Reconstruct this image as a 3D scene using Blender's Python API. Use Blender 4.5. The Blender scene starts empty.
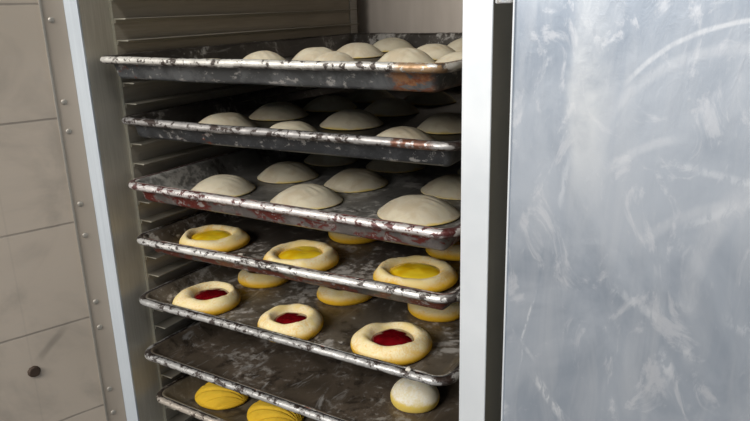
import bpy, bmesh, math, random
from mathutils import Vector, Matrix, noise

# ------------------------------------------------------------------ camera, world, lights, exposure
S = bpy.context.scene
C = S.collection
cam_d = bpy.data.cameras.new('camera'); cam = bpy.data.objects.new('camera', cam_d); C.objects.link(cam)
FW = Vector((-0.49538805, 0.81930279, -0.28867562)); RT = Vector((0.8596982, 0.51005026, -0.02770797)); UP = RT.cross(FW)
M = Matrix((RT, UP, -FW)).transposed().to_4x4(); M.translation = Vector((0.7132707, -0.55887409, 0.0494772))
cam.matrix_world = M
cam_d.sensor_width = 36; cam_d.lens = 685.04 / 750 * 36; cam_d.clip_start = .01
S.camera = cam
S.view_settings.view_transform = 'Standard'; S.view_settings.look = 'None'
S.view_settings.exposure = 0.08; S.view_settings.gamma = 1
S.view_settings.use_curve_mapping = False

W = bpy.data.worlds.new('world'); S.world = W; W.use_nodes = True
W.node_tree.nodes['Background'].inputs[0].default_value = (.76, .87, 1.0, 1)
W.node_tree.nodes['Background'].inputs[1].default_value = .26

def area(name, loc, target, size, size_y, power, col):
    d = bpy.data.lights.new(name, 'AREA'); d.shape = 'RECTANGLE'; d.size = size; d.size_y = size_y
    d.energy = power; d.color = col
    o = bpy.data.objects.new(name, d); C.objects.link(o); o.location = loc
    o.rotation_euler = (Vector(target) - Vector(loc)).to_track_quat('-Z', 'Y').to_euler()
    return o
area('front_area_light', (-.25, -2.3, 1.15), (.25, .1, -.15), 1.3, 1.0, 66, (1.0, .975, .94))  # broad main light from behind the viewpoint, its source unseen
area('high_area_light', (.9, -1.3, 1.9), (.4, 0, -.2), 1.0, .5, 16, (1.0, .97, .92))  # second, weaker light from higher up, its source unseen

# ------------------------------------------------------------------ node helpers
def new_mat(name):
    m = bpy.data.materials.new(name); m.use_nodes = True
    nt = m.node_tree; b = nt.nodes['Principled BSDF']
    return m, nt, b
class N:
    """small wrapper for building node graphs"""
    def __init__(s, nt):
        s.nt = nt; s.tc = nt.nodes.new('ShaderNodeTexCoord')
    def link(s, a, b): s.nt.links.new(a, b)
    def put(s, sock, v):
        if isinstance(v, bpy.types.NodeSocket): s.link(v, sock)
        elif isinstance(v, (tuple, list)) and len(v) == 3 and sock.type == 'RGBA': sock.default_value = (*v, 1)
        else: sock.default_value = v
    def map(s, scale=(1, 1, 1), loc=(0, 0, 0), rot=(0, 0, 0), src=None):
        n = s.nt.nodes.new('ShaderNodeMapping'); n.inputs['Scale'].default_value = scale
        n.inputs['Location'].default_value = loc; n.inputs['Rotation'].default_value = rot
        s.link(src or s.tc.outputs['Object'], n.inputs[0]); return n.outputs[0]
    def noise(s, vec, scale, detail=4, rough=.55, dist=0):
        n = s.nt.nodes.new('ShaderNodeTexNoise'); s.link(vec, n.inputs['Vector'])
        n.inputs['Scale'].default_value = scale; n.inputs['Detail'].default_value = detail
        n.inputs['Roughness'].default_value = rough; n.inputs['Distortion'].default_value = dist
        return n.outputs['Fac']
    def step(s, v, lo, hi, a=0., b=1.):
        n = s.nt.nodes.new('ShaderNodeMapRange'); n.interpolation_type = 'SMOOTHSTEP'
        s.put(n.inputs['Value'], v); n.inputs['From Min'].default_value = lo; n.inputs['From Max'].default_value = hi
        n.inputs['To Min'].default_value = a; n.inputs['To Max'].default_value = b; return n.outputs['Result']
    def math(s, op, a, b=0., c=0., clamp=False):
        n = s.nt.nodes.new('ShaderNodeMath'); n.operation = op; n.use_clamp = clamp
        s.put(n.inputs[0], a); s.put(n.inputs[1], b); s.put(n.inputs[2], c); return n.outputs[0]
    def mix(s, f, a, b):
        n = s.nt.nodes.new('ShaderNodeMix'); n.data_type = 'RGBA'
        s.put(n.inputs[0], f); s.put(n.inputs[6], a); s.put(n.inputs[7], b); return n.outputs[2]
    def xyz(s, vec=None):
        n = s.nt.nodes.new('ShaderNodeSeparateXYZ'); s.link(vec or s.tc.outputs['Object'], n.inputs[0]); return n.outputs
    def bump(s, h, strength, dist, b):
        n = s.nt.nodes.new('ShaderNodeBump'); n.inputs['Strength'].default_value = strength; n.inputs['Distance'].default_value = dist
        s.put(n.inputs['Height'], h); s.link(n.outputs[0], b.inputs['Normal'])
    def seg(s, X, Y, x0, y0, x1, y1, w, soft):
        """1 close to the line piece (x0,y0)-(x1,y1), 0 away from it"""
        L = math.hypot(x1 - x0, y1 - y0); ux, uy = (x1 - x0) / L, (y1 - y0) / L
        dx = s.math('SUBTRACT', X, x0); dy = s.math('SUBTRACT', Y, y0)
        t = s.math('ADD', s.math('MULTIPLY', dx, ux), s.math('MULTIPLY', dy, uy))
        n_ = s.math('ABSOLUTE', s.math('SUBTRACT', s.math('MULTIPLY', dx, uy), s.math('MULTIPLY', dy, ux)))
        m = s.step(n_, w, w + soft, 1, 0)
        m = s.math('MULTIPLY', m, s.step(t, -.005, .02)); return s.math('MULTIPLY', m, s.step(t, L - .02, L + .005, 1, 0))
def setp(b, **k):
    for a, v in k.items():
        a = {'rough': 'Roughness', 'metal': 'Metallic', 'spec': 'Specular IOR Level', 'coat': 'Coat Weight'}[a]; b.inputs[a].default_value = v

# ------------------------------------------------------------------ materials
def metal(name, col, col2, rough=.4, metallic=.85, grain=(3, 3, 60), amt=.5):
    m, nt, b = new_mat(name); n = N(nt)
    g = n.noise(n.map(grain), 6, 4); g2 = n.noise(n.map(), 5, 3)
    c = n.mix(n.step(n.math('MULTIPLY_ADD', g, amt, n.math('MULTIPLY', g2, 1 - amt)), .35, .65), col, col2)
    n.put(b.inputs['Base Color'], c); n.put(b.inputs['Roughness'], n.step(g, .2, .8, rough - .06, rough + .1))
    setp(b, metal=metallic); return m
m_post = metal('bright_aluminium', (.84, .875, .90), (.90, .925, .94), .42, .45, (2, 2, 2))
m_strip = metal('left_edge_aluminium', (.57, .62, .665), (.65, .70, .74), .42, .3, (60, 60, 1))
m_gap = metal('shaded_side_steel', (.15, .135, .10), (.20, .18, .14), .5, .2)  # dark tone paints in the shadow on the post's side
m_jamb = metal('jamb_steel', (.56, .52, .43), (.68, .64, .55), .40, .25, (1, 60, 3))
m_inner = metal('cabinet_inner_steel', (.38, .335, .265), (.48, .43, .35), .5, .3)
m_rail = metal('rail_steel', (.34, .31, .25), (.44, .40, .33), .5, .4)
m_back = metal('back_steel', (.42, .365, .31), (.50, .44, .38), .5, .3, (8, 8, 1))
m_slide = metal('slide_steel', (.48, .46, .41), (.60, .57, .52), .4, .6)
m_guide = metal('guide_edge_steel', (.62, .58, .46), (.74, .70, .58), .45, .4)
m_flange = metal('riveted_steel', (.45, .38, .305), (.52, .44, .355), .5, .25, (4, 4, 1))
m_rivet = metal('rivet_steel', (.40, .365, .31), (.46, .42, .36), .35, .5)
m_hinge = metal('hinge_steel', (.85, .86, .85), (.9, .9, .9), .25, .8)
m_outer = metal('cabinet_outer_steel', (.55, .56, .56), (.6, .61, .62), .45, .6)

def door_material():
    m, nt, b = new_mat('scuffed_door_aluminium'); n = N(nt)
    x, y, z = n.xyz()
    wob = n.noise(n.map((1, 1, 1)), 14, 3)
    vst = n.noise(n.map((20, 1, 3)), 2.0, 5, .6, 1.2)           # vertical wiping streaks
    blo = n.noise(n.map((1, 1, .8)), 9, 5, .62, .8)
    fine = n.noise(n.map((45, 1, 18)), 3, 4, .7, .8)
    base = n.mix(n.step(blo, .30, .70), (.37, .42, .49), (.53, .57, .625))
    base = n.mix(n.step(vst, .42, .72, 0, .35), base, (.66, .68, .71))
    base = n.mix(n.step(fine, .60, .78, 0, .35), base, (.70, .71, .73))
    smn = n.noise(n.map((1.3, 1, .8)), 17, 6, .66, 2.2)
    base = n.mix(n.step(smn, .53, .66, 0, .62), base, (.74, .75, .78))
    # a wide whitish band on the upper panel, broken up by noise
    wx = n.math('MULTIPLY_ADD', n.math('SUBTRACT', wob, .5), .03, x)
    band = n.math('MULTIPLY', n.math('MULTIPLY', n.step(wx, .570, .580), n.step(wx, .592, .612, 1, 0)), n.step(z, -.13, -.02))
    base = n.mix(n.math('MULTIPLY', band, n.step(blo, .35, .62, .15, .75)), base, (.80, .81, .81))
    # curved wipe marks
    def arc(cx, cz, r, w, soft, xlo, xhi, k, zlo=-9, base=None):
        dx = n.math('SUBTRACT', x, cx); dz = n.math('SUBTRACT', z, cz)
        d = n.math('SQRT', n.math('ADD', n.math('MULTIPLY', dx, dx), n.math('MULTIPLY', dz, dz)))
        d = n.math('MULTIPLY_ADD', n.math('SUBTRACT', wob, .5), .006, d)
        a = n.step(n.math('ABSOLUTE', n.math('SUBTRACT', d, r)), w, w + soft, 1, 0)
        a = n.math('MULTIPLY', a, n.math('MULTIPLY', n.step(x, xlo, xlo + .015), n.step(x, xhi - .015, xhi, 1, 0)))
        a = n.math('MULTIPLY', a, n.step(z, cz + zlo, cz + zlo + .01))
        return n.mix(n.math('MULTIPLY', n.math('MULTIPLY', a, k), n.step(fine, .3, .6, .5, 1)), base, (.80, .81, .83))
    base = arc(.700, -.075, .108, .0005, .0022, .61, .80, .7, 0, base)
    base = arc(.690, -.085, .100, .001, .005, .60, .78, .35, 0, base)
    base = arc(.665, -.120, .075, .001, .004, .60, .66, .35, 0, base)
    base = arc(.720, -.20, .115, .001, .005, .63, .76, .30, 0, base)
    base = arc(.80, -.16, .13, .002, .010, .66, .73, .40, -.02, base)
    # scratches and smears
    for x0, z0, x1, z1, w, s, k in ((.545, -.235, .560, -.175, .0004, .0014, .6), (.5445, -.27, .549, -.225, .0003, .0010, .5),
                                  (.546, -.225, .558, -.242, .0008, .003, .8), (.556, -.252, .590, -.300, .0016, .006, .65), (.560, -.262, .600, -.30, .0006, .002, .6),
                                  (.655, -.205, .668, -.235, .002, .006, .7), (.668, -.195, .676, -.215, .002, .006, .6),
                                  (.700, -.268, .706, -.282, .0008, .002, .9), (.590, -.130, .604, -.128, .002, .004, .8),
                                  (.61, -.16, .66, -.19, .002, .006, .35), (.69, -.17, .75, -.20, .002, .008, .35),
                                  (.62, -.25, .64, -.32, .001, .004, .3), (.575, -.06, .572, -.11, .0008, .004, .4),
                                  (.64, -.06, .72, -.075, .001, .005, .35), (.66, -.11, .70, -.085, .001, .006, .4)):
        sg = n.seg(n.math('MULTIPLY_ADD', n.math('SUBTRACT', wob, .5), .012, x), n.math('MULTIPLY_ADD', n.math('SUBTRACT', blo, .5), .012, z), x0, z0, x1, z1, w * .5, s * .8)
        base = n.mix(n.math('MULTIPLY', n.math('MULTIPLY', sg, k), n.step(fine, .42, .58, .1, 1)), base, (.90, .91, .93))
    n.put(b.inputs['Base Color'], base)
    n.put(b.inputs['Roughness'], n.step(blo, .3, .7, .38, .48)); setp(b, metal=.65)
    n.bump(fine, .15, .001, b)
    return m
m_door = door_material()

def tile_material():
    m, nt, b = new_mat('beige_wall_tiles'); n = N(nt)
    x, y, z = n.xyz()                                     # object x runs along the wall, z up
    wob = n.noise(n.map(), 7, 3); blo = n.noise(n.map((1, 1, 1)), 9, 5, .6, .6); big = n.noise(n.map(), 3.2, 3)
    zz = n.math('MULTIPLY_ADD', n.math('SUBTRACT', wob, .5), .003, z)
    def line(v, off, per, w, soft):
        f = n.math('FRACT', n.math('ADD', n.math('DIVIDE', n.math('SUBTRACT', v, off), per), 100.5))
        return n.step(n.math('ABSOLUTE', n.math('SUBTRACT', f, .5)), w / per, (w + soft) / per, 1, 0)
    gh = line(zz, .060, .1325, .0004, .0016); gv = line(x, -.1045, .1325, .0003, .0014)
    base = n.mix(n.step(big, .3, .7), (.47, .40, .32), (.57, .485, .395))
    base = n.mix(n.step(blo, .46, .70, 0, .50), base, (.31, .27, .225))
    fine = n.noise(n.map((1, 1, 6)), 40, 3)
    base = n.mix(n.step(fine, .5, .8, 0, .2), base, (.48, .45, .40))
    base = n.mix(n.math('MULTIPLY', gh, n.step(blo, .3, .6, .45, .75)), base, (.20, .175, .15))
    base = n.mix(n.math('MULTIPLY', gv, .10), base, (.22, .19, .16))
    st = n.seg(n.math('MULTIPLY_ADD', n.math('SUBTRACT', wob, .5), .03, x), z, -.100, -.378, -.058, -.338, .0012, .006)
    base = n.mix(n.math('MULTIPLY', st, .45), base, (.19, .165, .14))
    st = n.seg(x, n.math('MULTIPLY_ADD', n.math('SUBTRACT', wob, .5), .03, z), -.062, -.222, -.115, -.236, .004, .012)
    base = n.mix(n.math('MULTIPLY', st, n.step(blo, .4, .6, .1, .5)), base, (.22, .195, .17))
    n.put(b.inputs['Base Color'], base); setp(b, rough=.5, spec=.4)
    n.bump(n.math('ADD', n.math('MULTIPLY', gh, -1), n.math('MULTIPLY', blo, .3)), .3, .001, b)
    return m
m_tile = tile_material()

def pan_material(name, floor_a, floor_b, flour=.5, rust=.4, seed=0, rust_col=(.20, .045, .02), side=(.075, .08, .082), streak=.5, flour_lo=.535, outside=False, rustx=None):
    """baked-on sheet pan steel: dark floor with flour dust, outer side with rust patches"""
    m, nt, b = new_mat(name); n = N(nt); x, y, z = n.xyz()
    L = (seed * 3.7, seed * 1.3, seed * 2.1)
    v = n.map(loc=L)
    a = n.noise(v, 12, 6, .62, .8); bb = n.noise(v, 30, 6, .7, .4); cc = n.noise(v, 110, 4, .7); dd = n.noise(v, 6, 3, .5)
    sk = n.noise(n.map((1, .25, 1), loc=L, rot=(0, 0, .5)), 60, 5, .65, 1.5)
    col = n.mix(n.step(a, .35, .65), floor_a, floor_b)
    col = n.mix(n.step(bb, .52, .66, 0, .75), col, (.03, .022, .016))
    col = n.mix(n.math('MULTIPLY', n.step(sk, .56, .70), n.step(dd, .40, .6, streak * .3, streak)), col, (.42, .40, .37))
    fl = n.math('MULTIPLY', n.step(n.math('MULTIPLY_ADD', cc, .45, n.math('MULTIPLY', a, .55)), flour_lo, flour_lo + .09), flour)
    col = n.mix(fl, col, (.60, .57, .52))
    # outer side (below the rim roll, facing out) is darker, with its own dirt
    ss = n.noise(n.map((1, 1, 2.2), loc=L), 34, 6, .68, .6)
    sc = n.mix(n.step(bb, .45, .62), side, tuple(k * 1.7 + .01 for k in side))
    sc = n.mix(n.step(n.math('MULTIPLY_ADD', ss, .6, n.math('MULTIPLY', a, .4)), .60 - rust * .13, .63 - rust * .13), sc, rust_col)
    sc = n.mix(n.step(ss, .60, .66, 0, .5 * min(1, rust)), sc, (.34, .12, .04))
    sc = n.mix(n.math('MULTIPLY', n.step(n.math('MULTIPLY_ADD', cc, .5, n.math('MULTIPLY', ss, .5)), .545, .59), .75), sc, (.50, .48, .45))
    if rustx:
        k = n.math('MULTIPLY', n.math('MULTIPLY', n.step(x, rustx, rustx + .02), n.step(x, rustx + .05, rustx + .06, 1, 0)), n.step(ss, .42, .5))
        sc = n.mix(k, sc, n.mix(n.step(cc, .4, .6), (.22, .07, .03), (.34, .17, .08)))
    if outside: col = sc
    n.put(b.inputs['Base Color'], col); setp(b, metal=.35)
    n.put(b.inputs['Roughness'], n.step(fl, 0, .6, .38, .8))
    n.bump(bb, .25, .001, b)
    return m
def rim_material(name, bright, dirt=.5, seed=0, dirt_col=(.035, .02, .015), rust=None):
    m, nt, b = new_mat(name); n = N(nt)
    L = (seed * 2.3, seed * 1.9, seed)
    a = n.noise(n.map(loc=L), 120, 4, .65); c = n.noise(n.map((.55, .55, 1), loc=L), 75, 5, .75, .5); e = n.noise(n.map(loc=L), 9, 3)
    col = n.mix(n.step(c, .35, .65), bright, tuple(k * .72 for k in bright))
    f = n.step(n.math('ADD', n.math('MULTIPLY', a, .5), n.math('MULTIPLY', c, .5)), .60 - dirt * .14, .645 - dirt * .14)
    col = n.mix(n.math('MULTIPLY', f, .92), col, dirt_col)
    x, y, z = n.xyz()
    ins = n.math('MINIMUM', n.math('MINIMUM', x, y), n.math('MINIMUM', n.math('SUBTRACT', .471, x), n.math('SUBTRACT', .575, y)))
    crust = n.math('MULTIPLY', n.step(n.math('MULTIPLY_ADD', n.math('SUBTRACT', a, .5), .012, ins), .0042, .0060), n.step(c, .30, .45))
    col = n.mix(n.math('MULTIPLY', crust, .9), col, dirt_col)
    low = n.math('MULTIPLY', n.step(z, -.0078, -.0056, 1, 0), n.step(c, .35, .5))
    col = n.mix(n.math('MULTIPLY', low, .7), col, dirt_col)
    if rust:
        x, y, z = n.xyz()
        r = n.math('MULTIPLY', n.math('MULTIPLY', n.step(x, rust[0], rust[0] + .01), n.step(x, rust[0] + .045, rust[0] + .055, 1, 0)), n.step(a, .38, .48))
        col = n.mix(n.math('MULTIPLY', r, .9), col, rust[1])
    n.put(b.inputs['Base Color'], col); setp(b, metal=.5); n.put(b.inputs['Roughness'], n.step(a, .3, .7, .30, .55))
    n.bump(n.math('ADD', a, c), .6, .0012, b)
    return m

def dough_material(name, low, top, zlo, zhi, patch=.5, dry=(.60, .54, .42)):
    """yellow dough with flour dusted over the upper part"""
    m, nt, b = new_mat(name); n = N(nt); x, y, z = n.xyz()
    info = nt.nodes.new('ShaderNodeObjectInfo')
    off = nt.nodes.new('ShaderNodeVectorMath'); off.operation = 'ADD'
    n.link(n.tc.outputs['Object'], off.inputs[0]); n.link(n.math('MULTIPLY', info.outputs['Random'], 7.), off.inputs[1])
    a = n.noise(n.map(src=off.outputs[0]), 38, 5, .6, .4); f = n.noise(n.map(src=off.outputs[0]), 420, 3, .7)
    zz = n.math('MULTIPLY_ADD', n.math('SUBTRACT', a, .5), .012, z)
    k = n.step(zz, zlo, zhi)
    k = n.math('MULTIPLY', k, n.step(n.math('MULTIPLY_ADD', f, .4, n.math('MULTIPLY', a, .6)), .38, .54, 1 - patch, 1))
    t = n.mix(n.step(a, .42, .64), top, dry)
    n.put(b.inputs['Base Color'], n.mix(k, low, t)); setp(b, rough=.85, spec=.25)
    b.inputs['Subsurface Weight'].default_value = .12; b.inputs['Subsurface Radius'].default_value = (.006, .004, .002); b.inputs['Subsurface Scale'].default_value = .5
    n.bump(n.math('ADD', a, n.math('MULTIPLY', f, .15)), .25, .0015, b)
    return m
m_dome = dough_material('floured_dough', (.60, .45, .14), (.60, .54, .41), .0, .004, .10, (.52, .44, .31))
m_danish = dough_material('yellow_dough', (.80, .46, .025), (.90, .80, .54), .006, .015, .55, (.86, .68, .30))
m_ball = dough_material('ball_dough', (.74, .55, .12), (.93, .89, .77), .009, .015, .45, (.86, .78, .58))
m_shell = dough_material('shell_dough', (.74, .45, .025), (.80, .53, .05), .0, .03, .4, (.66, .41, .03))
def gel(name, ca, cb, rough, seed):
    m, nt, b = new_mat(name); n = N(nt); a = n.noise(n.map(), 60, 1)
    n.put(b.inputs['Base Color'], n.mix(n.step(a, .35, .65), ca, cb)); setp(b, rough=rough, coat=.4)
    b.inputs['Coat Roughness'].default_value = .08
    n.bump(a, .15, .002, b); return m
m_jam = gel('red_jam', (.10, .001, .003), (.15, .002, .005), .12, 0)
m_custard = gel('yellow_custard', (.88, .52, .005), (.98, .70, .03), .3, 1)
def plain(name, col, rough=.8, metal_=0.):
    m, nt, b = new_mat(name); n = N(nt); a = n.noise(n.map(), 30, 4)
    n.put(b.inputs['Base Color'], n.mix(n.step(a, .3, .7), tuple(k * .8 for k in col), col)); setp(b, rough=rough, metal=metal_); return m
m_floor = plain('dark_floor_tiles', (.16, .15, .14), .5)
m_flour = plain('flour_lump', (.74, .68, .58), .9)
m_rust = plain('rusty_bolt', (.07, .045, .03), .7, .3)
m_rubber = plain('grey_gasket', (.42, .42, .40), .6)

# ------------------------------------------------------------------ mesh helpers
def finish(name, bm, mat, parent=None, smooth=False, bevel=0, solid=0, sub=0, segs=2):
    me = bpy.data.meshes.new(name); bm.normal_update(); bm.to_mesh(me); bm.free()
    me.materials.append(mat)
    if smooth:
        for p in me.polygons: p.use_smooth = True
    o = bpy.data.objects.new(name, me); C.objects.link(o); o.parent = parent
    if solid: md = o.modifiers.new('solid', 'SOLIDIFY'); md.thickness = solid; md.offset = 0
    if bevel:
        md = o.modifiers.new('bevel', 'BEVEL'); md.width = bevel; md.segments = segs; md.limit_method = 'ANGLE'
    if sub: md = o.modifiers.new('sub', 'SUBSURF'); md.levels = md.render_levels = sub
    return o
def box(bm, x0, x1, y0, y1, z0, z1):
    v = [bm.verts.new((x, y, z)) for x in (x0, x1) for y in (y0, y1) for z in (z0, z1)]
    for f in ((0, 1, 3, 2), (4, 6, 7, 5), (0, 4, 5, 1), (2, 3, 7, 6), (0, 2, 6, 4), (1, 5, 7, 3)): bm.faces.new([v[i] for i in f])
def prism(bm, poly, z0, z1):
    """vertical prism over a counter-clockwise xy outline"""
    a = [bm.verts.new((x, y, z0)) for x, y in poly]; b = [bm.verts.new((x, y, z1)) for x, y in poly]; n = len(poly)
    bm.faces.new(a[::-1]); bm.faces.new(b)
    for i in range(n): bm.faces.new((a[i], a[(i + 1) % n], b[(i + 1) % n], b[i]))
def boxo(name, dims, mat, parent=None, bevel=0):
    bm = bmesh.new(); box(bm, *dims); return finish(name, bm, mat, parent, bevel=bevel)
def thing(name, label, cat, loc=(0, 0, 0), rz=0, group=None):
    o = bpy.data.objects.new(name, None); C.objects.link(o); o.location = loc; o.rotation_euler = (0, 0, rz); o.empty_display_size = .03
    return tag(o, label, cat, group)
def tag(o, label, cat, group=None):
    o['label'] = label; o['category'] = cat
    if group: o['group'] = group
    return o
def structure(o): o['kind'] = 'structure'; return o

# ------------------------------------------------------------------ the setting
FLOOR_Z = -.95
fl = structure(boxo('floor', (-1.6, 2.0, -2.9, 1.0, FLOOR_Z - .05, FLOOR_Z), m_floor))
# tiled wall that meets the cabinet's left front edge at an angle
D = Vector((.33850196, .94096569, 0)); A0 = Vector((-.0346, -.0199, 0))
ang = math.atan2(D.y, D.x)
S_EDGE = -.0275
bm = bmesh.new(); box(bm, -1.5, S_EDGE + .002, .0, .09, FLOOR_Z, 1.3)
wall = structure(finish('wall_left', bm, m_tile)); wall.location = A0; wall.rotation_euler = (0, 0, ang)
bm = bmesh.new(); box(bm, -1.6, 2.0, 1.0, 1.08, FLOOR_Z, 1.3)
structure(finish('wall_back', bm, plain('back_wall_plaster', (.5, .48, .44))))

# ------------------------------------------------------------------ the cabinet
ZB, ZT = -.90, .40
cab = thing('proofing_cabinet', 'tall open steel proofing cabinet holding slide rails and the baking trays', 'cabinet', (0, 0, 0))
YB = .625
bm = bmesh.new(); box(bm, -.045, .525, YB, YB + .03, ZB, ZT); finish('back_panel', bm, m_back, cab, bevel=.001)
bm = bmesh.new(); box(bm, -.045, -.032, .07, YB, ZB, ZT); finish('side_panel', bm, m_inner, cab)
bm = bmesh.new(); box(bm, .4905, .5015, .046, YB, ZB, ZT); finish('side_panel', bm, m_inner, cab)
bm = bmesh.new(); box(bm, -.045, .525, .0, YB + .03, ZT, ZT + .03); finish('top_panel', bm, m_outer, cab, bevel=.002)
bm = bmesh.new(); box(bm, -.045, .5015, .0, YB + .03, ZB - .05, ZB); finish('bottom_panel', bm, m_outer, cab, bevel=.002)
# bright strip at the left front edge, jamb running back from it
bm = bmesh.new(); prism(bm, [(-.0346, -.0199), (-.0100, -.0199), (-.0104, -.0165), (-.0346, -.0165)], ZB, ZT); finish('edge_strip', bm, m_strip, cab, bevel=.0008)
bm = bmesh.new(); prism(bm, [(-.0104, -.0165), (-.0262, .0400), (-.0262, .07), (-.036, .07), (-.036, -.0165)], ZB, ZT); finish('door_jamb', bm, m_jamb, cab)
# guide plate (its light front edge shows) and rear upright on each side
for x0, x1 in ((-.0262, -.0225), (.4800, .4840)):
    bm = bmesh.new(); box(bm, x0, x1, .0395, .585, ZB, ZT); finish('guide_plate', bm, m_inner, cab)
    bm = bmesh.new(); box(bm, x0 - .0005, x1 + .0005, .0378, .0395, ZB, ZT); finish('guide_edge', bm, m_guide, cab, bevel=.0004)
    bm = bmesh.new(); box(bm, x0 - .002, x1 + .002, .585, .610, ZB, ZT); finish('rear_upright', bm, m_slide, cab, bevel=.001)
# right front post: bright face, shadowed side behind it painted dark
bm = bmesh.new(); prism(bm, [(.4764, -.0199), (.5030, -.0199), (.5030, -.0175), (.4764, -.0175)], ZB, ZT); finish('front_post', bm, m_post, cab, bevel=.0008)
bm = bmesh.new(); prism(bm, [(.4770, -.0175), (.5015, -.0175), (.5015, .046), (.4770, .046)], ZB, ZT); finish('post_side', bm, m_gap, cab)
# riveted flange: in the plane of the tiled wall
fl = bpy.data.objects.new('riveted_flange', None)
bm = bmesh.new(); box(bm, S_EDGE + .002, .0, -.0006, .010, ZB, ZT)
fb = finish('riveted_flange', bm, m_flange, cab); fb.location = A0; fb.rotation_euler = (0, 0, ang)
bpy.data.objects.remove(fl)
bm = bmesh.new(); box(bm, S_EDGE, S_EDGE + .0030, -.0022, -.0004, ZB, ZT)
finish('flange_lip', bm, m_rivet, fb, bevel=.0008)
for zr in (.16, .124, .042, -.054, -.090, -.183, -.225, -.318, -.355, -.449, -.486):
    bm = bmesh.new(); bmesh.ops.create_uvsphere(bm, u_segments=16, v_segments=8, radius=.0037)
    for v in bm.verts: v.co.y *= .55
    r = finish('rivet', bm, m_rivet, fb, smooth=True)
    r.location = (-.0165, -.0004, zr)
# tray slides
TRAY_Z = [-.0015, -.0778, -.1593, -.2368, -.3185, -.3985, -.4743]
ROLL = [0, 0, .004, .010, .006, -.004, 0]          # how far each tray tips up towards its right side
PITCH = .0264; Z3 = .0412
def slide_mesh(side):
    bm = bmesh.new()
    prof = [(0, 0), (.0205, 0), (.0215, -.0008), (.0205, -.0016), (.0025, -.0016), (.0014, -.0060), (0, -.0060)]
    pts = [[bm.verts.new((px * side, yy, pz)) for px, pz in prof] for yy in (0, .545)]
    n = len(prof)
    for i in range(n):
        q = (pts[0][i], pts[0][(i + 1) % n], pts[1][(i + 1) % n], pts[1][i]); bm.faces.new(q if side < 0 else q[::-1])
    bm.faces.new(pts[0] if side > 0 else pts[0][::-1]); bm.faces.new(pts[1][::-1] if side > 0 else pts[1])
    bmesh.ops.recalc_face_normals(bm, faces=bm.faces)
    return bm
protoL = finish('tray_slide', slide_mesh(1), m_rail, cab); protoR = finish('tray_slide', slide_mesh(-1), m_rail, cab)
for pr in (protoL, protoR):
    pr.data.materials.append(m_guide)  # paler end faces paint in the light the slide tips catch
    for p in pr.data.polygons:
        if abs(p.normal.y) > .9: p.material_index = 1
zs = []
for k in range(-4, 26):
    z = Z3 - k * PITCH
    if k >= 2 and (k - 2) % 3 == 0 and (k - 2) // 3 < 7: z = TRAY_Z[(k - 2) // 3] - .0097
    zs.append(z)
for i, z in enumerate(zs):
    for side, pr in ((1, protoL), (-1, protoR)):
        o = pr if i == 0 else pr.copy()
        if i: C.objects.link(o); o.parent = cab
        dz = ROLL[(i - 6) // 3] * .46 if side < 0 and i >= 6 and (i - 6) % 3 == 0 and (i - 6) // 3 < 7 else 0
        o.location = (-.0225 if side > 0 else .4800, .0400, z + dz)
# hinge knuckle at the top of the gap
hg = bpy.data.objects.new('hinge', None)
bm = bmesh.new(); bmesh.ops.create_cone(bm, cap_ends=True, segments=20, radius1=.0075, radius2=.0075, depth=.07)
bpy.data.objects.remove(hg)
h = finish('hinge', bm, m_hinge, cab, smooth=False, bevel=.001); h.location = (.5125, -.0190, .0470 + .035)
# opened door, folded right back beside the post
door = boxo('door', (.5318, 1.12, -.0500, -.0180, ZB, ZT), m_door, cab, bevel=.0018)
bm = bmesh.new(); box(bm, .5305, .5322, -.0508, -.0170, ZB, ZT); finish('door_edge', bm, m_post, door, bevel=.0006)
bm = bmesh.new(); box(bm, .5305, 1.12, -.0178, -.0010, ZB, ZT); finish('door_gasket', bm, m_rubber, door, bevel=.002)

# rusty bolt head set in the tiled wall
bm = bmesh.new(); bmesh.ops.create_cone(bm, cap_ends=True, segments=10, radius1=.0085, radius2=.0066, depth=.004)
for v in bm.verts:
    v.co += Vector((noise.noise(v.co * 400), noise.noise(v.co * 300 + Vector((3, 1, 2))), 0)) * .0012
bt = finish('rusty_bolt', bm, m_rust, None, bevel=.001)
pos = A0 + D * -.1037; bt.location = (pos.x, pos.y, -.388)
nrm = Vector((D.y, -D.x, 0)); bt.location = bt.location + nrm * .0015; bt.rotation_euler = nrm.to_track_quat('Z', 'Y').to_euler()
tag(bt, 'small dark rusty bolt head set in the beige tiled wall', 'bolt')

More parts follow.
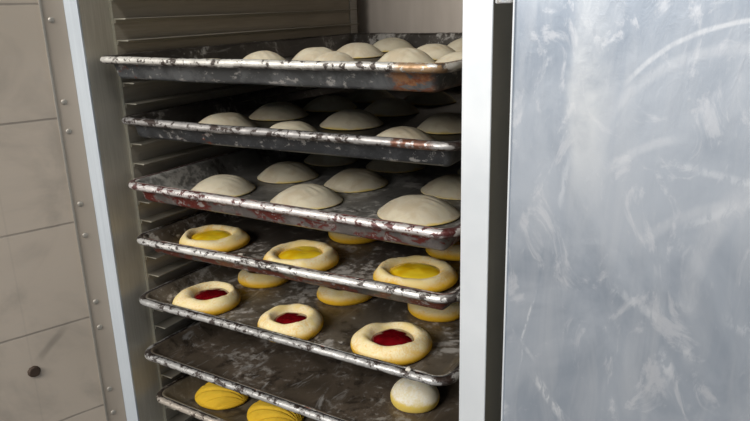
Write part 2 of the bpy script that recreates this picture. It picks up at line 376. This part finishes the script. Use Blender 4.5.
# ------------------------------------------------------------------ baking trays
TW, TD = .471, .575
def loop_pts(ins, z, seg=8, R=.026):
    r = max(R - ins, .004); pts = []
    for cx, cy, a0 in ((TW - ins - r, ins + r, -90), (TW - ins - r, TD - ins - r, 0), (ins + r, TD - ins - r, 90), (ins + r, ins + r, 180)):
        for i in range(seg + 1):
            a = math.radians(a0 + 90 * i / seg); pts.append((cx + r * math.cos(a), cy + r * math.sin(a), z))
    # extra points along the straight sides
    out = []
    for i, p in enumerate(pts):
        q = pts[(i + 1) % len(pts)]; out.append(p)
        L = math.dist(p, q)
        if L > .1:
            for k in range(1, 64): out.append(tuple(p[j] + (q[j] - p[j]) * k / 64 for j in range(3)))
    return out
def sweep(prof, closed, cap, seed, dent):
    bm = bmesh.new(); rings = []
    for ins, z in prof:
        ring = []
        for x, y, zz in loop_pts(ins, z):
            d = noise.noise(Vector((x * 9 + seed * 5, y * 9, seed))) * dent
            if closed:       # crusted, slightly battered rim
                e = Vector((x * 130 + seed * 5, y * 130, z * 160)); h = noise.noise(e) * .0005 + noise.noise(e * 2.3) * .00035
                x += h; y += h; d += noise.noise(e + Vector((7, 3, 1))) * .0005
            ring.append(bm.verts.new((x, y, zz + d)))
        rings.append(ring)
    n = len(rings[0]); m = len(rings)
    for i in range(m if closed else m - 1):
        a, b = rings[i], rings[(i + 1) % m]
        for j in range(n): bm.faces.new((a[j], a[(j + 1) % n], b[(j + 1) % n], b[j]))
    if cap: bm.faces.new(rings[-1])
    bmesh.ops.recalc_face_normals(bm, faces=bm.faces)
    return bm
FLOOR_D = [.028, .028, .028, .0265, .022, .021, .021]          # tray floor below the rim's top
def make_tray(i, x, y, z, rz, label, pm, rm):
    t = thing('baking_tray', label, 'tray', (x - .011, y, z), rz, 'baking trays stacked in the cabinet')
    t.rotation_euler = (0, -ROLL[i], rz)
    d = FLOOR_D[i]; w = .0055 if i < 3 else .0085 if i == 3 else .013
    pan = [(.0090, -.0013), (.0120, -.0016), (.0140, -.0045), (.0140 + w, -d + .0036), (.0172 + w, -d + .0005), (.0230 + w, -d)]
    pn = finish('pan', sweep(pan, False, True, i, .0008), pm[1], t, smooth=True, solid=.0013)
    pn.data.materials.append(pm[0]); pn.modifiers['solid'].material_offset = 1
    rim = [(.0056 + .0052 * math.cos(a), -.0046 + .0044 * math.sin(a) * (1 if math.sin(a) > 0 else 1.1)) for a in [2 * math.pi * k / 12 for k in range(12)]]
    rim = [(a if a < .006 else .006 + (a - .006) * 1.1, b) for a, b in rim]
    finish('rim', sweep(rim, True, False, i, .0008), rm, t, smooth=True)
    return t
TR = [
 # x, y, rz, label, pan material, rim material
 (-.002, -.0099, -.0033, 'topmost baking tray, seen edge on, with a rust patch at the right of its front',
  dict(floor_a=(.035, .03, .025), floor_b=(.07, .06, .05), rust=.12, rustx=.395, seed=1, side=(.085, .088, .09)), dict(bright=(.90, .87, .80), dirt=.45, rust=(.415, (.42, .25, .12)))),
 (-.001, .0078, .0245, 'second baking tray from the top, blackened dull front edge, floured domes inside',
  dict(floor_a=(.05, .045, .04), floor_b=(.08, .07, .06), rust=.16, seed=2, side=(.05, .052, .055)), dict(bright=(.50, .48, .46), dirt=.72, rust=(.39, (.16, .06, .03)))),
 (.0036, .0014, -.0124, 'third baking tray from the top, reddish brown front below a bright rim',
  dict(floor_a=(.16, .15, .135), floor_b=(.25, .24, .22), flour=.6, flour_lo=.50, rust=1.0, seed=3, rust_col=(.16, .024, .016), side=(.16, .14, .13), streak=.6), dict(bright=(.90, .85, .82), dirt=.62, dirt_col=(.10, .02, .018))),
 (-.0015, .0068, .0084, 'fourth baking tray from the top, carrying the custard filled buns',
  dict(floor_a=(.09, .075, .06), floor_b=(.15, .125, .10), flour=.7, rust=.9, seed=4, rust_col=(.15, .04, .025), side=(.10, .095, .09), streak=.9, flour_lo=.505), dict(bright=(.88, .86, .82), dirt=.60)),
 (.001, -.0040, -.0069, 'fifth baking tray from the top, carrying the red jam buns',
  dict(floor_a=(.14, .115, .085), floor_b=(.21, .18, .14), flour=.7, rust=.2, seed=5, streak=.8, flour_lo=.51), dict(bright=(.58, .57, .55), dirt=.55)),
 (.0000, -.0070, -.0168, 'sixth baking tray from the top, blackened and nearly empty with one round bun',
  dict(floor_a=(.10, .078, .055), floor_b=(.17, .13, .095), flour=.45, rust=.2, seed=6, streak=.8, flour_lo=.54), dict(bright=(.58, .57, .55), dirt=.62)),
 (-.0047, .0064, -.0303, 'lowest baking tray in view, brownish, carrying the grooved shell shaped buns',
  dict(floor_a=(.17, .135, .09), floor_b=(.24, .20, .14), flour=.4, rust=.2, seed=7, streak=.6), dict(bright=(.62, .55, .47), dirt=.50))]
trays = []
for i, (x, y, rz, lab, pk, rk) in enumerate(TR):
    trays.append(make_tray(i, x, y, TRAY_Z[i], rz, lab, (pan_material('pan_steel_%d' % i, **pk), pan_material('pan_side_%d' % i, outside=True, **pk)), rim_material('rim_steel_%d' % i, seed=i, **rk)))

# ------------------------------------------------------------------ buns
def polar(name, prof, R, H, mat, seed, parent=None, irr=.05, bumpy=.04, ns=48, ell=1., tilt=0., extra=None, center=True):
    """prof: list of (r, z) fractions from the top centre out and under; irregular outline"""
    bm = bmesh.new(); rnd = random.Random(seed); p1, p2, p3 = [rnd.uniform(0, 6.28) for _ in range(3)]
    rings = []
    for r, z in prof:
        if r == 0: rings.append([bm.verts.new((0, 0, z * H))]); continue
        ring = []
        for j in range(ns):
            a = 2 * math.pi * j / ns
            k = 1 + irr * (math.sin(2 * a + p1) + .6 * math.sin(3 * a + p2) + .3 * math.sin(5 * a + p3))
            x, y = R * r * k * math.cos(a) * ell, R * r * k * math.sin(a) / ell
            nz = noise.noise(Vector((x * 45 + seed * 3.1, y * 45, z * 2 + seed))) * bumpy + noise.noise(Vector((x * 120 + seed, y * 120, seed))) * bumpy * .35
            zz = z * H * (1 + nz * 2) if z > .02 else z * H
            if extra: x, y, zz = extra(x, y, zz, r, a)
            ring.append(bm.verts.new((x, y, zz)))
        rings.append(ring)
    for A, B in zip(rings, rings[1:]):
        if len(A) == 1:
            for j in range(ns): bm.faces.new((A[0], B[j], B[(j + 1) % ns]))
        elif len(B) == 1:
            for j in range(ns): bm.faces.new((A[j], B[0], A[(j + 1) % ns]))
        else:
            for j in range(ns): bm.faces.new((A[j], B[j], B[(j + 1) % ns], A[(j + 1) % ns]))
    bmesh.ops.recalc_face_normals(bm, faces=bm.faces)
    return finish(name, bm, mat, parent, smooth=True)
def smoothprof(pts, n=4):
    """Catmull-Rom through the profile points"""
    out = []
    for i in range(len(pts) - 1):
        p0 = pts[max(i - 1, 0)]; p1 = pts[i]; p2 = pts[i + 1]; p3 = pts[min(i + 2, len(pts) - 1)]
        for k in range(n):
            t = k / n
            out.append(tuple(max(0, .5 * (2 * p1[j] + (p2[j] - p0[j]) * t + (2 * p0[j] - 5 * p1[j] + 4 * p2[j] - p3[j]) * t * t + (3 * p1[j] - p0[j] - 3 * p2[j] + p3[j]) * t ** 3)) for j in (0, 1)))
    out.append(pts[-1]); out[0] = (0, out[0][1]); return out
DOME = smoothprof([(0, 1), (.25, .965), (.5, .82), (.72, .57), (.88, .31), (.97, .15), (1.0, .08), (.97, .03), (.86, 0)], 3) + [(.4, 0), (0, 0)]
def tray_z(i, x=0): return TRAY_Z[i] - FLOOR_D[i] + .0009 + ROLL[i] * (x + .011)
def dome(i, x, y, R, H, seed, label, group):
    rnd = random.Random(seed); a0 = rnd.uniform(-.5, .9)
    def wr(px, py, pz, r, a):
        # shallow wrinkles of the flour skin on one side
        u = px * math.cos(a0) + py * math.sin(a0)
        if u > 0: pz += -.0007 * math.sin((px * -math.sin(a0) + py * math.cos(a0)) * 620 + seed) * min(1, u / .02) * max(0, 1 - r * r)
        return px, py, pz
    o = polar('domed_bun', DOME, R, H, m_dome, seed, irr=.020, bumpy=.025, ell=rnd.uniform(.97, 1.05), extra=wr)
    o.location = (x, y, tray_z(i, x)); o.rotation_euler = (0, -ROLL[i], 0)
    tag(o, label, 'bun', group); return o
T1 = [(.085, .092, .038), (.220, .085, .038), (.375, .105, .038), (.100, .175, .036), (.212, .178, .034), (.377, .207, .039), (.130, .257, .039), (.272, .262, .039), (.380, .303, .040),
      (.135, .360, .041), (.272, .347, .038), (.372, .408, .040), (.120, .492, .040), (.257, .500, .040), (.375, .505, .038)]
T2 = [(0.0737, 0.1181, .0435), (0.2005, 0.0968, .0395), (0.3479, 0.1095, .0405), (0.0775, 0.2289, .0445), (0.2182, 0.2066, .0435), (0.3507, 0.2260, .040), (0.1043, 0.3217, .042), (0.2140, 0.3200, .043), (0.3615, 0.3313, .042),
      (0.1121, 0.4306, .043), (0.2183, 0.4359, .0427), (0.3663, 0.4362, .042)]
T3 = [(0.0760, 0.1006, .0445), (0.2123, 0.1060, .0450), (0.3650, 0.1133, .0475), (0.1089, 0.2013, .0445), (0.2242, 0.2022, .0450), (0.3640, 0.2266, .0460), (0.1078, 0.3129, .0429), (0.2226, 0.3171, .0445), (0.3613, 0.3366, .043)]
sd = 10
for ti, (lst, tn, H) in enumerate(((T1, 'topmost', .0215), (T2, 'second', .0210), (T3, 'third', .0205))):
    for k, (x, y, R) in enumerate(lst):
        r, c = divmod(k, 3); sd += 1
        tn2 = {'topmost': 'on the topmost tray', 'second': 'on the second tray down', 'third': 'on the third tray down'}[tn]
        lab = 'pale floured domed bun, %s in the %s row %s' % ({0: 'leftmost', 1: 'middle', 2: 'rightmost'}[c], ['front', 'second', 'third', 'fourth', 'rearmost'][r], tn2)
        dome(ti, x, y, R, H * (1.06 if (ti, k) == (2, 2) else .82 if ti == 0 and k < 3 else 1), sd, lab, 'floured domed buns on the %s tray' % tn)

def ringbun(i, x, y, R, H, seed, label, group, filling, fmat, hole=.42, ecc=(0, 0), ell=1., rot=0., fh=.62):
    t = thing('filled_bun', label, 'bun', (x, y, tray_z(i, x)), rot, group); t.rotation_euler = (0, -ROLL[i], rot)
    prof = smoothprof([(0, .42), (hole * .7, .44), (hole, .56), (hole + .10, .84), (hole + .19, 1.0), (hole + .29, .98), (.91, .74), (.985, .45), (.98, .18), (.90, .0)], 3) + [(.5, 0), (0, 0)]
    def off(px, py, pz, r, a):
        k = max(0, 1 - max(0, r - hole) / (1 - hole)) if r < 1 else 0
        return px + ecc[0] * R * k, py + ecc[1] * R * k, pz
    polar('dough', prof, R, H, m_danish, seed, t, irr=.028, bumpy=.07, ell=ell, extra=off)
    fp = smoothprof([(0, 1), (.35, .97), (.65, .85), (.88, .60), (1.0, .3)], 3) + [(.9, .05), (0, .0)]
    f = polar(filling, fp, R * hole * 1.22, H * (fh - .40), fmat, seed + 50, t, irr=.03, bumpy=.08, ell=ell)
    f.location = (ecc[0] * R, ecc[1] * R, H * .36)
    return t
CG = 'custard filled buns'; JG = 'jam filled buns'
ringbun(3, 0.0605, 0.0906, 0.048, .0165, 101, 'yellow bun with glossy custard in its hollow, left end of the fourth tray', CG, 'custard_filling', m_custard, .52, (-.10, .02), 1.05, .3, .92)
ringbun(3, 0.2168, 0.0813, 0.047, .0175, 102, 'yellow bun with bright custard and floury rim, middle of the fourth tray', CG, 'custard_filling', m_custard, .54, (-.05, .06), 1.0, .2, .96)
ringbun(3, 0.3706, 0.0949, 0.048, .0160, 103, 'yellow bun with bright custard, front right of the fourth tray', CG, 'custard_filling', m_custard, .54, (-.04, .0), 1.03, -.2, .97)
ringbun(3, 0.2227, 0.2048, 0.0415, .0175, 104, 'yellow bun, middle of the second row of the fourth tray', CG, 'custard_filling', m_custard)
ringbun(3, 0.3741, 0.2054, 0.0415, .0175, 105, 'yellow bun, right end of the second row of the fourth tray', CG, 'custard_filling', m_custard)
ringbun(4, 0.0657, 0.0593, 0.0455, .0200, 111, 'yellow bun with a tongue of dark red jam, left end of the fifth tray', JG, 'jam_filling', m_jam, .47, (.14, .10), 1.03, .3, .98)
ringbun(4, 0.2153, 0.0526, 0.0425, .0205, 112, 'yellow bun with a round pool of red jam, middle front of the fifth tray', JG, 'jam_filling', m_jam, .44, (.0, .02), 1.0, .0, .92)
ringbun(4, 0.3532, 0.0638, 0.046, .0200, 113, 'wide yellow bun with a bright red jam pool, front right of the fifth tray', JG, 'jam_filling', m_jam, .47, (.04, .04), 1.03, .1, 1.0)
ringbun(4, 0.0789, 0.1660, 0.039, .018, 114, 'yellow bun behind the left jam bun on the fifth tray, mostly hidden', JG, 'jam_filling', m_jam)
ringbun(4, 0.2207, 0.1716, 0.04, .018, 115, 'yellow bun in the second row of the fifth tray, middle, below the fourth tray', JG, 'jam_filling', m_jam)
ringbun(4, 0.3561, 0.1867, 0.041, .018, 116, 'yellow bun in the second row of the fifth tray, right, beside the post', JG, 'jam_filling', m_jam)

BALL = smoothprof([(0, 1), (.3, .97), (.6, .86), (.85, .66), (.98, .42), (1, .26), (.95, .08), (.82, 0)], 4) + [(.4, 0), (0, 0)]
b = polar('round_bun', BALL, .0305, .029, m_ball, 130, irr=.012, bumpy=.03)
b.location = (.3672, .0954, tray_z(5, .3672)); tag(b, 'small round yellow bun with a crumbly white top, alone on the sixth tray', 'bun')

def shell(i, x, y, R, H, rot, seed, label):
    SH = smoothprof([(0, 1), (.3, .97), (.55, .86), (.78, .64), (.93, .38), (1, .2), (.97, .06), (.88, 0)], 7) + [(.4, 0), (0, 0)]
    def gr(px, py, pz, r, a):
        # grooves fan out from a point beyond the +x end
        th = math.atan2(py, 1.25 * R - px)
        g = math.sin(th * 23 + .4); g = -max(0, g) ** 1.8
        w = max(0, min(1, pz / (H * .35)))
        return px, py, pz + g * .0027 * w * (1 - .3 * r)
    o = polar('shell_bun', SH, R, H, m_shell, seed, irr=.015, bumpy=.02, ns=160, ell=1.10, extra=gr)
    o.location = (x, y, tray_z(i, x)); o.rotation_euler = (0, 0, rot)
    tag(o, label, 'bun', 'grooved shell buns'); return o
shell(6, .0599, .0755, .0375, .021, .15, 140, 'deep yellow grooved shell bun nearest the left corner of the lowest tray')
shell(6, .1599, .0731, .0385, .021, .0, 141, 'deep yellow grooved shell bun on the lowest tray, cut by the bottom edge')

# ------------------------------------------------------------------ crumbs
def crumb(x, y, z, r, seed, label):
    bm = bmesh.new(); bmesh.ops.create_icosphere(bm, subdivisions=3, radius=r)
    for v in bm.verts:
        v.co *= 1 + .45 * noise.noise(v.co * (1.1 / r) + Vector((seed, 0, 0))); v.co.z *= .6
    lo = min(v.co.z for v in bm.verts)
    o = finish('dough_crumb', bm, m_flour, None, smooth=True); o.location = (x, y, z - lo); return tag(o, label, 'crumb')
crumb(.130, .066, tray_z(3, .130) - .0003, .0045, 3, 'pale dough crumb beside the left custard bun on the fourth tray')
crumb(.4105, -.0002, -.3185 + .0016, .0030, 9, 'white lump of flour stuck on the front rim of the fifth tray')
